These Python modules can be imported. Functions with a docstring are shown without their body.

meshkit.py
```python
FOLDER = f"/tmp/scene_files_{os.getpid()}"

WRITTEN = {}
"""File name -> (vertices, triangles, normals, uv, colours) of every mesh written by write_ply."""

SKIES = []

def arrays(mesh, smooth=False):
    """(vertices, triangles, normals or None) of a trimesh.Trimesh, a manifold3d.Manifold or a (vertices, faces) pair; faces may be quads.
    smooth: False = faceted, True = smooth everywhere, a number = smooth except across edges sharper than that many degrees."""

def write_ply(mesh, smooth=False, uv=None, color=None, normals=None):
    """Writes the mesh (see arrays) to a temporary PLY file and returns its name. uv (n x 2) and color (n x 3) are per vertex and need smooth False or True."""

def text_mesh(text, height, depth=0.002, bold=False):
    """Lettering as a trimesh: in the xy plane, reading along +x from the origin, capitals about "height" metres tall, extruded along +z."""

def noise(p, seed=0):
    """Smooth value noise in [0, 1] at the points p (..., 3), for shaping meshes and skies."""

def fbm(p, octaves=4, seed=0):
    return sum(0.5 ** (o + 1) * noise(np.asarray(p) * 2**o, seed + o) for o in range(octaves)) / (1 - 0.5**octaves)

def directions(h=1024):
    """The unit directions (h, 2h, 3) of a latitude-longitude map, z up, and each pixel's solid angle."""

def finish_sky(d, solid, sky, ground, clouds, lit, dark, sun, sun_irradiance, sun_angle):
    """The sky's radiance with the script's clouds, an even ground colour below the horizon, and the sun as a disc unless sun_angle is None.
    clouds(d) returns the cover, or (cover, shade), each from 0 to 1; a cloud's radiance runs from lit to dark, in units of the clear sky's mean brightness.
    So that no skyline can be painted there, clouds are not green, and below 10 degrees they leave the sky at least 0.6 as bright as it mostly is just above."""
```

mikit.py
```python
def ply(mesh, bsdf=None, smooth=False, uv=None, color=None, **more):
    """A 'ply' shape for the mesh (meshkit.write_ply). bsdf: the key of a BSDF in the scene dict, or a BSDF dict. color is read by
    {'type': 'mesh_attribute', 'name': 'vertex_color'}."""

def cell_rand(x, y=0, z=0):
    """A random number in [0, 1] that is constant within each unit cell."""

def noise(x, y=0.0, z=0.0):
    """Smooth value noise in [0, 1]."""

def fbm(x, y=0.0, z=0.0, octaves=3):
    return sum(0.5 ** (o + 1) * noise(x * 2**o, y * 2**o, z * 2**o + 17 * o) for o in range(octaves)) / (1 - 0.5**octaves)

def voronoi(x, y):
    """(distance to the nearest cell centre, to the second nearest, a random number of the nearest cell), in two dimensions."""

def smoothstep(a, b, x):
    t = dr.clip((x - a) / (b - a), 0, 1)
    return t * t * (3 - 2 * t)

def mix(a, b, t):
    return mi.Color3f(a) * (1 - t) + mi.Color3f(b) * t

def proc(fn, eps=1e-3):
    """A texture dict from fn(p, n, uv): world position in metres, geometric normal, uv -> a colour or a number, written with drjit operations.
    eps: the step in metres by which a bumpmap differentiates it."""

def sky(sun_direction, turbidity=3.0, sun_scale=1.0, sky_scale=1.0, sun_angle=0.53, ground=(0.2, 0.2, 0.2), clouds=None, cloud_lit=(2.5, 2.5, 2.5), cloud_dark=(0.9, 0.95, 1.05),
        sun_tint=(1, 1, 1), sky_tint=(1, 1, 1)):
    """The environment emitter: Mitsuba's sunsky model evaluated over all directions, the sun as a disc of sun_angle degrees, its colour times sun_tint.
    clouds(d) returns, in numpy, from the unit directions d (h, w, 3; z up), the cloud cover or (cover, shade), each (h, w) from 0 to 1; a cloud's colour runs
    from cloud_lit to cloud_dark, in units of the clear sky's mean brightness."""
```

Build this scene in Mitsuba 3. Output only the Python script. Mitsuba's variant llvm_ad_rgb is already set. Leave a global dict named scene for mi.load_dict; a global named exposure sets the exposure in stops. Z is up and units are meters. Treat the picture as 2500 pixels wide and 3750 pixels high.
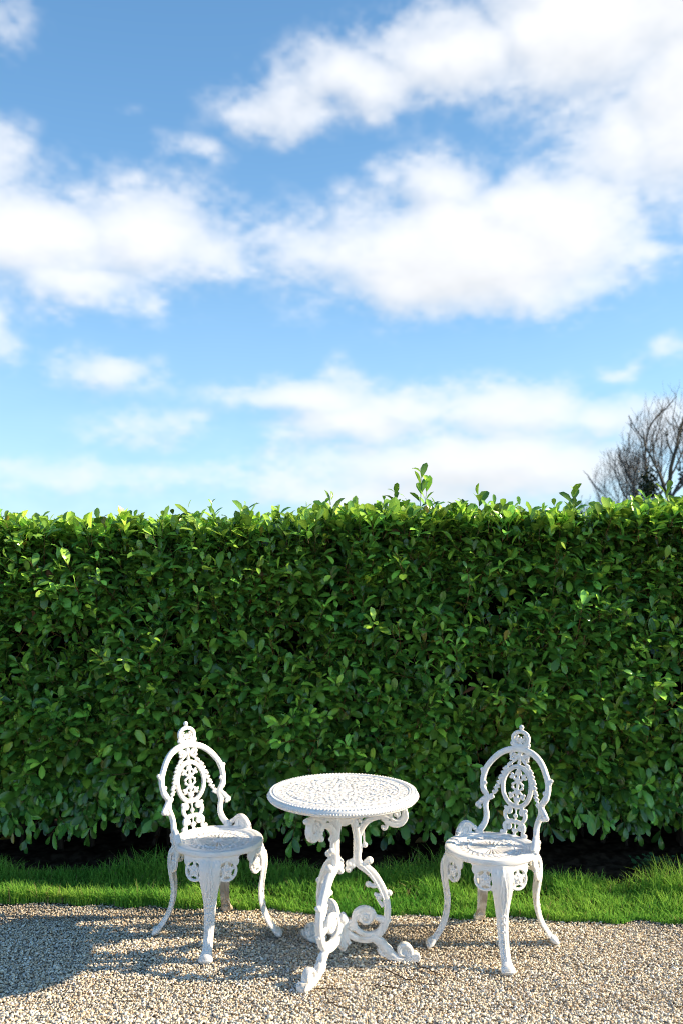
import math, random
import numpy as np, trimesh, mitsuba as mi, mikit, meshkit
import drjit as dr
from scipy.interpolate import CubicSpline
from shapely.geometry import Polygon, Point
from shapely import affinity
from shapely.ops import unary_union
from mikit import proc, noise, fbm, voronoi, smoothstep, mix

T = mi.ScalarTransform4f
scene, labels = {}, {}

# ------------------------------------------------------------------ camera, sky, exposure
EYE, PITCH = 1.571, math.radians(3.854)
scene['camera'] = {'type': 'thinlens', 'fov': 42.81, 'fov_axis': 'x', 'near_clip': 0.05, 'far_clip': 2000.0,
                   'aperture_radius': 0.0052, 'focus_distance': 3.95,
                   'to_world': T().look_at(origin=[0, 0, EYE], target=[0, math.cos(PITCH), EYE + math.sin(PITCH)], up=[0, 0, 1])}
exposure = 2.53
SUN_AZ, SUN_EL = math.radians(.2), math.radians(26.3)      # azimuth from +x towards +y
SUN = [math.cos(SUN_EL) * math.cos(SUN_AZ), math.cos(SUN_EL) * math.sin(SUN_AZ), math.sin(SUN_EL)]

# cloud banks of that day: azimuth, elevation, half-widths in degrees, strength
BANKS = [(-4.2, 28.8, 4.0, 1.5, .8), (.5, 30.0, 4.6, 1.9, .95), (7.2, 31.4, 5.6, 2.2, 1.05), (15.5, 32.2, 6.5, 3.6, 1.2), (22, 34, 8, 4.5, 1.2), (24, 28, 5.5, 5.5, 1.15),
         (19, 25.5, 4, 3.0, .9), (30, 31, 6, 6, 1.0),
         (7, 20.3, 8.5, 2.9, 1.25), (6.7, 23.6, 3.6, 2.0, .9), (13.5, 21.3, 5.5, 3.2, 1.15), (11, 18.3, 6.5, 2.0, 1.1), (-2.3, 20.6, 3.6, 1.5, .85), (19.3, 19.8, 2.6, 1.2, .75),
         (16, 24.3, 4, 2.6, .8), (3.0, 24.6, 1.8, 1.1, .6), (4, 18.2, 4, 1.2, .9),
         (-20, 20.3, 6.2, 2.7, 1.1), (-12.7, 21.0, 5.2, 2.7, 1.1), (-22.5, 24.2, 2.2, 1.8, .8), (-17, 18.0, 5.5, 1.5, .95), (-9.7, 26.0, 2.2, 1.0, .55), (-8.2, 20.0, 2.8, 1.7, .8), (-28, 21, 5, 3, 1.0),
         (-2.4, 11.3, 4.9, 1.25, 1.0), (.6, 9.8, 4.3, 1.6, 1.0), (3.6, 10.7, 3.0, 1.3, .95), (10.6, 10.0, 5.2, 1.6, 1.0), (-.5, 12.9, 1.5, .9, .6), (17.0, 9.6, 3.2, 1.2, .9), (21, 8.8, 3, 1.2, .8),
         (-15.4, 12.4, 3.2, 1.1, .8), (-22, 14.5, 1.5, 1.8, .75), (-18, 15.5, 1.8, 1.2, .45), (-12.5, 9.2, 3.5, 1.0, .65), (18.4, 12.5, 1.6, .8, .62), (20.6, 13.1, 1.5, .8, .6), (-22.5, 31.5, 1.9, 1.4, .5),
         (9, 6.9, 10.5, 1.7, 1.15), (3.5, 5.4, 10, 1.2, .95), (-18, 6.0, 6, 1.2, .7), (-11, 6.1, 5, 1.0, .65), (13.5, 8.1, 4.5, 1.1, .8), (-11.5, 13.2, .9, .9, .4), (-13.3, 28.2, 1.0, .5, .35)]


def cloud_field(az, el):
    """Cloud density over azimuth and elevation in degrees: the banks, broken up by noise, and a general broken cover farther round."""
    q = np.stack([az * .22, el * .30, az * 0], -1)
    wx = (meshkit.fbm(q * 1.3 + 11, 3, 5) - .5) * 3.2
    wy = (meshkit.fbm(q * 1.3 + 37, 3, 6) - .5) * 2.0
    a, e = az + wx, el + wy
    f = np.zeros(az.shape)
    for (a0, e0, ra, re, s) in BANKS:
        d2 = ((a - a0) / ra) ** 2 + ((e - e0) / re) ** 2
        f = np.maximum(f, s * np.exp(-.62 * d2)) + .14 * s * np.exp(-.8 * d2)
    p = np.stack([np.cos(np.radians(az)), np.sin(np.radians(az)), el / 40], -1)
    around = 1.5 * (meshkit.fbm(p * np.array([2.6, 2.6, 3.4]) + 4, 4, 9) - .50) * (1 - .4 * np.clip((el - 45) / 40, 0, 1))  # unseen part of the sky, cover thinned to lower the shadow fill
    w = np.clip((np.abs(az) - 27) / 10, 0, 1)
    w = np.maximum(w, np.clip((el - 38) / 8, 0, 1))
    f = f * (1 - w) + np.maximum(around * 1.6, 0) * w
    n = meshkit.fbm(q * np.array([2.2, 2.6, 1]) + 3, 5, 2) - .5
    n2 = meshkit.fbm(q * np.array([7, 9, 1]) + 8, 4, 12) - .5
    return f + (.95 * n + .50 * n2) * np.clip(f * 1.6 + .14, 0, 1) * (1 - .75 * np.clip((f - .45) / .5, 0, 1))


def clouds(d):
    az = np.degrees(np.arctan2(d[..., 0], d[..., 1]))
    el = np.degrees(np.arcsin(np.clip(d[..., 2], -1, 1)))
    f = cloud_field(az, el)
    g = cloud_field(az + .9, el + 1.1)          # density a little higher and nearer the sun
    t = np.clip((f - .13) / 1.25, 0, 1) ** .85
    cover = t * t * (3 - 2 * t)
    cover = cover + (1 - cover) * .55 * np.exp(-np.clip(el, 0, 90) / 8.0)      # pale haze low down
    shade = np.clip(.10 + .9 * (g - f) + .16 * np.clip(f - .7, 0, 1) + .35 * (meshkit.fbm(np.stack([az * .12, el * .25, az * 0], -1), 3, 15) - .5), 0, 1) + .25 * np.clip((14 - el) / 10, 0, 1)
    return cover * .97, np.clip(shade, 0, 1)


scene['sky'] = mikit.sky(SUN, turbidity=3.0, clouds=clouds, cloud_lit=(2.05, 2.07, 2.10), cloud_dark=(1.45, 1.51, 1.60), sky_scale=1.08, sun_scale=1.35, sky_tint=(.82, 1.10, 1.22), sun_tint=(.97, 1.0, 1.05))


# ------------------------------------------------------------------ helpers
def obj(key, mesh, bsdf, smooth=40, to_world=None, color=None):
    n, k = 0, key
    while k in scene:
        n += 1
        k = f'{key}_{n:03d}'
    extra = {} if to_world is None else {'to_world': to_world}
    scene[k] = mikit.ply(mesh, bsdf, smooth=smooth, color=color, **extra)
    return k


def tag(key, label=None, category=None, group=None, kind=None):
    labels[key] = {a: b for a, b in (('label', label), ('category', category), ('group', group), ('kind', kind)) if b}


def spline(pts, n):
    p = np.asarray(pts, float)
    t = np.r_[0, np.cumsum(np.linalg.norm(np.diff(p, axis=0), axis=1))]
    return CubicSpline(t, p)(np.linspace(0, t[-1], n))


def lerp_list(vals, n):
    return np.interp(np.linspace(0, 1, n), np.linspace(0, 1, len(vals)), vals)


def sweep(path, wa, wb, binormal, k=10, power=1.0, groove=0.0):
    """A rounded bar along a path: half-width wa across (perpendicular to binormal), wb along the binormal (one vector or one per point)."""
    p = np.asarray(path, float)
    n = len(p)
    wa, wb = np.broadcast_to(wa, n), np.broadcast_to(wb, n)
    t = np.gradient(p, axis=0)
    t /= np.linalg.norm(t, axis=1, keepdims=True) + 1e-12
    b = np.broadcast_to(np.asarray(binormal, float), (n, 3)).copy()
    b -= (b * t).sum(1, keepdims=True) * t
    b /= np.linalg.norm(b, axis=1, keepdims=True) + 1e-12
    s = np.cross(b, t)
    a = np.arange(k) / k * 2 * math.pi
    ca, sa = np.sign(np.cos(a)) * np.abs(np.cos(a)) ** power, np.sign(np.sin(a)) * np.abs(np.sin(a)) ** power
    rad = 1 - groove * np.abs(np.sin(a)) ** 24
    v = p[:, None] + s[:, None] * (ca * rad)[None, :, None] * wa[:, None, None] + b[:, None] * (sa * rad)[None, :, None] * wb[:, None, None]
    i, j = np.meshgrid(np.arange(n - 1), np.arange(k), indexing='ij')
    q = np.stack([i * k + j, i * k + (j + 1) % k, (i + 1) * k + (j + 1) % k, (i + 1) * k + j], -1).reshape(-1, 4)
    f = np.vstack([q[:, [0, 1, 2]], q[:, [0, 2, 3]]])
    c0, c1 = n * k, n * k + 1
    j = np.arange(k)
    f = np.vstack([f, np.stack([j * 0 + c0, (j + 1) % k, j], 1), np.stack([j * 0 + c1, (n - 1) * k + j, (n - 1) * k + (j + 1) % k], 1)])
    v = np.vstack([v.reshape(-1, 3), p[:1], p[-1:]])
    m = trimesh.Trimesh(v, f, process=False)
    if m.volume < 0:
        m.invert()
    return m


def ball(c, r, sub=2, squash=(1, 1, 1)):
    m = trimesh.creation.icosphere(subdivisions=sub, radius=1)
    m.apply_scale(np.array(squash) * r)
    m.apply_translation(c)
    return m


def join(ms):
    return trimesh.util.concatenate(ms)


def lathe(profile, k=96):
    pr = np.asarray(profile, float)
    return trimesh.creation.revolve(pr, sections=k)


def spiral2(c, r0, r1, a0, turns, n=40):
    a = a0 + np.linspace(0, 1, n) * turns * 2 * math.pi
    r = r0 + (r1 - r0) * np.linspace(0, 1, n) ** .9
    return np.stack([c[0] + r * np.cos(a), c[1] + r * np.sin(a)], 1)


def slab(poly, z0, z1, size=None):
    gs = [g for g in getattr(poly, 'geoms', [poly]) if g.geom_type == 'Polygon' and g.area > 1e-7]
    m = join([trimesh.creation.extrude_polygon(g, z1 - z0, engine='earcut') for g in gs])
    if size:
        m = m.subdivide_to_size(size, max_iter=12)
    m.apply_translation([0, 0, z0])
    return m


def rot(deg):
    return T().rotate([0, 0, 1], deg)


# ------------------------------------------------------------------ materials
def paint_colour(p, n, uv):
    d = smoothstep(.52, .78, fbm(p.x * 22, p.y * 22, p.z * 22, 3)) * .22
    low = smoothstep(.30, .0, p.z) * smoothstep(.45, .75, fbm(p.x * 40 + 5, p.y * 40, p.z * 30, 3)) * .55
    c = mix((.74, .74, .745), (.58, .57, .54), d)
    chip = smoothstep(.70, .76, fbm(p.x * 75 + 3, p.y * 75, p.z * 75, 2)) * .16
    return mix(mix(c, (.42, .36, .28), low), (.30, .26, .22), chip)


scene['white_paint'] = {'type': 'twosided', 'bsdf': {'type': 'principled', 'base_color': proc(paint_colour), 'roughness': .38, 'specular': .5, 'clearcoat': .25, 'clearcoat_gloss': .75}}


def dirty_colour(p, n, uv):
    d = smoothstep(.30, .62, fbm(p.x * 30, p.y * 30, p.z * 16, 3)) * smoothstep(.36, .05, p.z)
    return mix((.74, .72, .68), (.27, .22, .16), d * .85)


scene['worn_paint'] = {'type': 'twosided', 'bsdf': {'type': 'principled', 'base_color': proc(dirty_colour), 'roughness': .5, 'specular': .4}}
VC = {'type': 'mesh_attribute', 'name': 'vertex_color'}
scene['leaf_body'] = {'type': 'principledthin', 'base_color': VC, 'roughness': .27, 'diff_trans': 1.0, 'spec_trans': 0.0, 'eta': 1.65, 'spec_tint': 0.0}
scene['leaf_wax'] = {'type': 'twosided', 'bsdf': {'type': 'principled', 'base_color': VC, 'roughness': .16, 'specular': .8, 'clearcoat': .7, 'clearcoat_gloss': .9}}
scene['leaf_gloss'] = {'type': 'blendbsdf', 'weight': .45, 'bsdf_0': {'type': 'ref', 'id': 'leaf_body'}, 'bsdf_1': {'type': 'ref', 'id': 'leaf_wax'}}
scene['grass_blade'] = {'type': 'principledthin', 'base_color': VC, 'roughness': .45, 'diff_trans': .8, 'spec_trans': 0.0, 'eta': 1.4}
scene['stone'] = {'type': 'twosided', 'bsdf': {'type': 'principled', 'base_color': VC, 'roughness': .7, 'specular': .3}}
scene['bark'] = {'type': 'twosided', 'bsdf': {'type': 'principled', 'base_color': VC, 'roughness': .85, 'specular': .2}}


def soil_colour(p, n, uv):
    return mix((.018, .013, .010), (.050, .038, .028), smoothstep(.35, .7, fbm(p.x * 30, p.y * 30, p.z * 30, 4)))


scene['soil'] = {'type': 'twosided', 'bsdf': {'type': 'diffuse', 'reflectance': proc(soil_colour)}}


def turf_colour(p, n, uv):
    return mix((.020, .032, .008), (.045, .070, .015), fbm(p.x * 9, p.y * 9, 0, 4))


scene['turf'] = {'type': 'twosided', 'bsdf': {'type': 'diffuse', 'reflectance': proc(turf_colour)}}


def field_colour(p, n, uv):
    return mix((.035, .060, .014), (.075, .095, .028), fbm(p.x * .7, p.y * .7, 0, 4))


scene['field'] = {'type': 'twosided', 'bsdf': {'type': 'diffuse', 'reflectance': proc(field_colour)}}


def bed_colour(p, n, uv):
    d1, d2, r = voronoi(p.x * 95, p.y * 95)
    c = mix((.30, .25, .19), (.55, .48, .37), r)
    return mix((.05, .04, .032), c, smoothstep(.0, .25, d2 - d1))


scene['gravel_base'] = {'type': 'twosided', 'bsdf': {'type': 'diffuse', 'reflectance': proc(bed_colour)}}
scene['hedge_core_dark'] = {'type': 'twosided', 'bsdf': {'type': 'diffuse', 'reflectance': {'type': 'rgb', 'value': [.012, .014, .008]}}}  # near-black in place of the shade inside the hedge

# ------------------------------------------------------------------ the ground
SLOPE = -.0765                               # the hedge and the lawn edge run slightly towards the camera on the right


def edge_y(x):
    x = np.asarray(x, float)
    return 4.105 + SLOPE * x + .045 * (meshkit.noise(np.stack([x * 2.3, x * 0, x * 0], -1), 3) - .5) + .065 * (meshkit.noise(np.stack([x * 9, x * 0, x * 0], -1), 4) - .5)


def back_y(x):
    x = np.asarray(x, float)
    return 4.565 + SLOPE * x * .9 + .16 * (meshkit.noise(np.stack([x * 1.9 + 7, x * 0, x * 0], -1), 13) - .5) - .14 * np.clip(np.abs(x) - .9, 0, 1)


def strip(x0, x1, n, fa, fb, za, zb, rows=2, bump=None):
    x = np.linspace(x0, x1, n)
    t = np.linspace(0, 1, rows)
    ya, yb = fa(x), fb(x)
    v = np.stack([np.repeat(x[:, None], rows, 1), ya[:, None] * (1 - t) + yb[:, None] * t, np.broadcast_to(za * (1 - t) + zb * t, (n, rows)).copy()], -1)
    if bump is not None:
        v[..., 2] += bump(v[..., 0], v[..., 1])
    i, j = np.meshgrid(np.arange(n - 1), np.arange(rows - 1), indexing='ij')
    q = np.stack([i * rows + j, (i + 1) * rows + j, (i + 1) * rows + j + 1, i * rows + j + 1], -1).reshape(-1, 4)
    return v.reshape(-1, 3), q


R_ = 900.0
obj('ground', (np.array([[-R_, -R_, -.03], [R_, -R_, -.03], [R_, R_, -.03], [-R_, R_, -.03]]), np.array([[0, 1, 2, 3]])), 'field', False)
tag('ground', 'grassy field around the gravel and beyond the hedge', kind='structure')
obj('gravel_path', strip(-14, 14, 561, lambda x: x * 0 - 9.0, lambda x: edge_y(x) + .03, -.008, -.008), 'gravel_base', False)
tag('gravel_path', 'pale gravel surface that the furniture stands on', kind='structure')
obj('lawn', strip(-14, 14, 561, lambda x: edge_y(x) + .005, lambda x: back_y(x) + .1, .004, .012, 8, lambda x, y: .012 * (meshkit.fbm(np.stack([x * 6, y * 6, x * 0], -1), 3) - .5)), 'turf', 30)
tag('lawn', 'narrow turf strip between gravel and hedge', kind='structure')
obj('soil_bed', strip(-5.5, 7.5, 900, lambda x: back_y(x) - .05, lambda x: 6.3 + SLOPE * x, .0, .02, 110, lambda x, y: .05 * (meshkit.fbm(np.stack([x * 14, y * 14, x * 0], -1), 4, 8) - .45)), 'soil', 30)
tag('soil_bed', 'dark bare soil under the hedge', kind='structure')

# gravel: loose stones
rng = np.random.default_rng(7)
PALETTE = np.array([[.68, .62, .51], [.59, .50, .37], [.48, .36, .24], [.44, .43, .42], [.78, .75, .70], [.20, .20, .20], [.57, .54, .48], [.40, .33, .25], [.62, .57, .48]])
PWEIGHT = np.array([.24, .16, .09, .09, .13, .05, .11, .05, .08])


def stones(pos, size, seed, simple=False):
    r = np.random.default_rng(seed)
    ico = trimesh.creation.icosahedron()
    bv, bf = np.array(ico.vertices), np.array(ico.faces)
    if simple:
        bv = np.array([[1, 0, 0], [-1, 0, 0], [0, 1, 0], [0, -1, 0], [0, 0, 1], [0, 0, -1.0]])
        bf = np.array([[0, 2, 4], [2, 1, 4], [1, 3, 4], [3, 0, 4], [2, 0, 5], [1, 2, 5], [3, 1, 5], [0, 3, 5]])
    kv = len(bv)
    n = len(pos)
    q = r.normal(size=(n, 4))
    q /= np.linalg.norm(q, axis=1, keepdims=True)
    w, x, y, z = q.T
    M = np.stack([1 - 2 * (y * y + z * z), 2 * (x * y - z * w), 2 * (x * z + y * w), 2 * (x * y + z * w), 1 - 2 * (x * x + z * z), 2 * (y * z - x * w), 2 * (x * z - y * w), 2 * (y * z + x * w), 1 - 2 * (x * x + y * y)], -1).reshape(n, 3, 3)
    ax = size[:, None] * np.stack([r.uniform(.9, 1.35, n), r.uniform(.75, 1.05, n), r.uniform(.5, .8, n)], 1)
    v = bv[None] * (1 + .22 * r.normal(size=(n, kv, 1)).clip(-1.5, 1.5)) * ax[:, None]
    v = np.einsum('nij,nkj->nki', M, v)
    v[..., 2] *= .8
    v += pos[:, None]
    f = (bf[None] + np.arange(n)[:, None, None] * kv).reshape(-1, 3)
    c = PALETTE[r.choice(len(PALETTE), n, p=PWEIGHT)] * r.uniform(.92, 1.40, (n, 1))
    c = c * .82 + np.array([.62, .58, .50]) * .18
    patch_noise = meshkit.fbm(pos * np.array([1.3, 2.6, 0]) + 20, 3, 3)
    patch_mix = np.clip((patch_noise - .52) / .2, 0, 1)[:, None]          # browner, darker patches
    c = c * (1 - .5 * patch_mix) + np.array([.10, .075, .05]) * .5 * patch_mix
    return v.reshape(-1, 3), f, np.repeat(np.clip(c, 0, .85), kv, axis=0)


sp = .0081
gx, gy = np.meshgrid(np.arange(-2.6, 2.6, sp), np.arange(2.80, 4.45, sp))
pts = np.stack([gx.ravel(), gy.ravel()], 1) + rng.uniform(-.5, .5, (gx.size, 2)) * sp
pts = pts[np.abs(pts[:, 0]) < .40 * pts[:, 1] + .60]
pts = pts[pts[:, 1] < edge_y(pts[:, 0]) + .02 + rng.normal(0, .012, len(pts))]
zz = rng.uniform(-.005, .0065, len(pts)) + .010 * (meshkit.fbm(np.c_[pts * 7, pts[:, 0] * 0], 3) - .5)
far_ = (pts[:, 1] > 3.2) | (np.abs(pts[:, 0]) > .40 * pts[:, 1] + .25)
ssz = rng.uniform(.0038, .0075, len(pts)) * (1 + .4 * (rng.random(len(pts)) < .07))
sv, sf, scol = stones(np.c_[pts, zz][~far_], ssz[~far_], 3)
sv2, sf2, scol2 = stones(np.c_[pts, zz][far_], ssz[far_], 4, True)
sv, sf, scol = np.vstack([sv, sv2]), np.vstack([sf, sf2 + len(sv)]), np.vstack([scol, scol2])
obj('gravel', (sv, sf), 'stone', True, color=scol)
tag('gravel', 'loose tan, cream and grey gravel stones', 'gravel', kind='stuff')


# ------------------------------------------------------------------ leaves and blades
def leaf_arrays(base, d, nrm, L, W, fold, curl, rows=5):
    """Vertices (n, rows*3, 3) and faces of n leaves: a midrib with the blade folded up on both sides and curling down along its length."""
    n = len(base)
    d = d / np.linalg.norm(d, axis=1, keepdims=True)
    nrm = nrm - (nrm * d).sum(1, keepdims=True) * d
    nrm /= np.linalg.norm(nrm, axis=1, keepdims=True) + 1e-9
    s = np.cross(d, nrm)
    t = np.array([0, .24, .52, .82, 1.0])
    w = np.interp(t, np.linspace(0, 1, 7), [.07, .42, .74, .95, 1.0, .80, .10])
    ang = curl[:, None] * t[None]
    dl = np.where(np.abs(curl[:, None]) < 1e-3, t[None], np.sin(ang) / np.where(np.abs(curl[:, None]) < 1e-3, 1, curl[:, None]))
    dz = np.where(np.abs(curl[:, None]) < 1e-3, 0, (1 - np.cos(ang)) / np.where(np.abs(curl[:, None]) < 1e-3, 1, curl[:, None]))
    mid = base[:, None] + d[:, None] * (dl * L[:, None])[..., None] - nrm[:, None] * (dz * L[:, None])[..., None]
    nl = nrm[:, None] * np.cos(ang)[..., None] + d[:, None] * np.sin(ang)[..., None]
    hw = (w[None] * W[:, None] * .5)
    out = []
    for sgn in (-1, 0, 1):
        out.append(mid + s[:, None] * (sgn * hw * np.cos(fold)[:, None])[..., None] + nl * (abs(sgn) * hw * np.sin(fold)[:, None])[..., None])
    v = np.stack(out, 2)                                       # n, rows, 3, xyz
    k = rows * 3
    f = []
    for i in range(rows - 1):
        for j in (0, 1):
            a = i * 3 + j
            f += [[a, a + 1, a + 4], [a, a + 4, a + 3]]
    return v.reshape(n, k, 3), np.array(f)


def tubes(paths, radii, k=4):
    """Thin tubes: paths (n, m, 3), radii (n, m)."""
    n, m, _ = paths.shape
    t = np.gradient(paths, axis=1)
    t /= np.linalg.norm(t, axis=2, keepdims=True) + 1e-12
    ref = np.where(np.abs(t[..., 2:3]) < .9, np.array([0, 0, 1.0]), np.array([1.0, 0, 0]))
    a = np.cross(t, ref)
    a /= np.linalg.norm(a, axis=2, keepdims=True) + 1e-12
    b = np.cross(t, a)
    th = np.arange(k) / k * 2 * math.pi
    v = paths[:, :, None] + radii[:, :, None, None] * (a[:, :, None] * np.cos(th)[:, None] + b[:, :, None] * np.sin(th)[:, None])
    i, j = np.meshgrid(np.arange(m - 1), np.arange(k), indexing='ij')
    q = np.stack([i * k + j, i * k + (j + 1) % k, (i + 1) * k + (j + 1) % k, (i + 1) * k + j], -1).reshape(-1, 4)
    f = np.vstack([q[:, [0, 1, 2]], q[:, [0, 2, 3]]])
    return v.reshape(-1, 3), (f[None] + (np.arange(n) * m * k)[:, None, None]).reshape(-1, 3)


# ------------------------------------------------------------------ the grass strip
rg = np.random.default_rng(21)


def grass_blades(n, y_pick, hscale):
    x = rg.uniform(-3.0, 3.0, n)
    u = y_pick(n)
    y = edge_y(x) + .005 + u * (back_y(x) - edge_y(x) + .05)
    clump = meshkit.fbm(np.stack([x * 7, y * 7, x * 0], -1), 3, 31)
    tuft = np.clip(meshkit.noise(np.stack([x * 4.5, y * 6, x * 0], -1), 61) * 2.4 - .9, 0, 1.4)
    h = hscale * (.35 + .55 * clump + .75 * tuft) * rg.uniform(.5, 1.4, n)
    az = rg.uniform(0, 2 * math.pi, n)
    lean = rg.uniform(.15, .95, n)
    d = np.stack([np.cos(az), np.sin(az) * .8 - .15, x * 0], 1)
    t = np.linspace(0, 1, 4)
    z0 = .004 + x * 0
    path = np.stack([x, y, z0], 1)[:, None] + d[:, None] * (lean * h)[:, None, None] * (t ** 1.8)[None, :, None]
    path[..., 2] += h[:, None] * (t - .32 * lean[:, None] * t ** 2.2)
    side = np.stack([-np.sin(az + rg.normal(0, .5, n)), np.cos(az), x * 0], 1)
    wd = rg.uniform(.0014, .0030, n)[:, None] * np.array([1, .9, .62, .06])
    v = np.stack([path - side[:, None] * wd[..., None], path + side[:, None] * wd[..., None]], 2).reshape(n, 8, 3)
    f = np.array([[0, 1, 3], [0, 3, 2], [2, 3, 5], [2, 5, 4], [4, 5, 7], [4, 7, 6]])
    hue = meshkit.fbm(np.stack([x * 3, y * 5, x * 0], -1), 2, 5)[:, None] + rg.normal(0, .12, (n, 1))
    c = np.clip(np.array([.10, .34, .055]) * (1 - hue) + np.array([.31, .55, .090]) * hue, .01, .5)
    dry = rg.random((n, 1)) < .035
    c = np.where(dry, np.array([.38, .33, .17]) * rg.uniform(.6, 1.1, (n, 1)), c)
    c = np.repeat(c[:, None], 8, 1)
    return v.reshape(-1, 3), (f[None] + (np.arange(n) * 8)[:, None, None]).reshape(-1, 3), c.reshape(-1, 3)


parts = [grass_blades(43000, lambda n: rg.random(n), .047), grass_blades(11000, lambda n: .66 + .34 * rg.random(n), .088), grass_blades(9000, lambda n: rg.random(n) ** 2 * .2 - .015, .06)]
gv, gf, gc, off = [], [], [], 0
for v, f, c in parts:
    gv.append(v); gf.append(f + off); gc.append(c); off += len(v)
obj('grass', (np.vstack(gv), np.vstack(gf)), 'grass_blade', False, color=np.vstack(gc))
tag('grass', 'uncut green grass blades along the foot of the hedge', 'grass', kind='stuff')

# ------------------------------------------------------------------ the hedge
HSLOPE = .010
HEDGE = np.array([[1, HSLOPE, 0], [HSLOPE, -1, 0], [0, 0, 1.0]])          # rows: along the hedge, out of its face (towards the gravel), up
HEDGE[0] /= np.linalg.norm(HEDGE[0]); HEDGE[1] /= np.linalg.norm(HEDGE[1])
HO = np.array([0, 4.45, 0])


def hw(p):
    return HO + np.asarray(p) @ HEDGE


rh = np.random.default_rng(5)


def top_z(x):
    x = np.asarray(x, float)
    return 1.842 + .040 * x.clip(-2.2, 0) + .015 * x.clip(0, 2.5) + .07 * (meshkit.noise(np.stack([x * 1.7, x * 0, x * 0], -1), 41) - .5)


def face_out(x, z):
    b = .20 * (meshkit.fbm(np.stack([x * 1.9, z * 1.9, x * 0], -1), 3, 51) - .5) + .14 * (meshkit.noise(np.stack([x * 5.5, z * 5.5, x * 0], -1), 52) - .5)
    return b - .38 * np.clip((.80 - z) / .55, 0, 1) + .02 * np.clip(z - 1.2, 0, 1) - .13 * np.clip((z - top_z(x) + .30) / .30, 0, 1) ** 1.5


class Leaves:
    def __init__(self):
        self.rec = []

    def add(self, base, d, nrm, L, young_lit, tone):
        self.rec.append((base, d, nrm, L, young_lit, tone))


shoot_paths, shoot_r = [], []
LV = Leaves()


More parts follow.
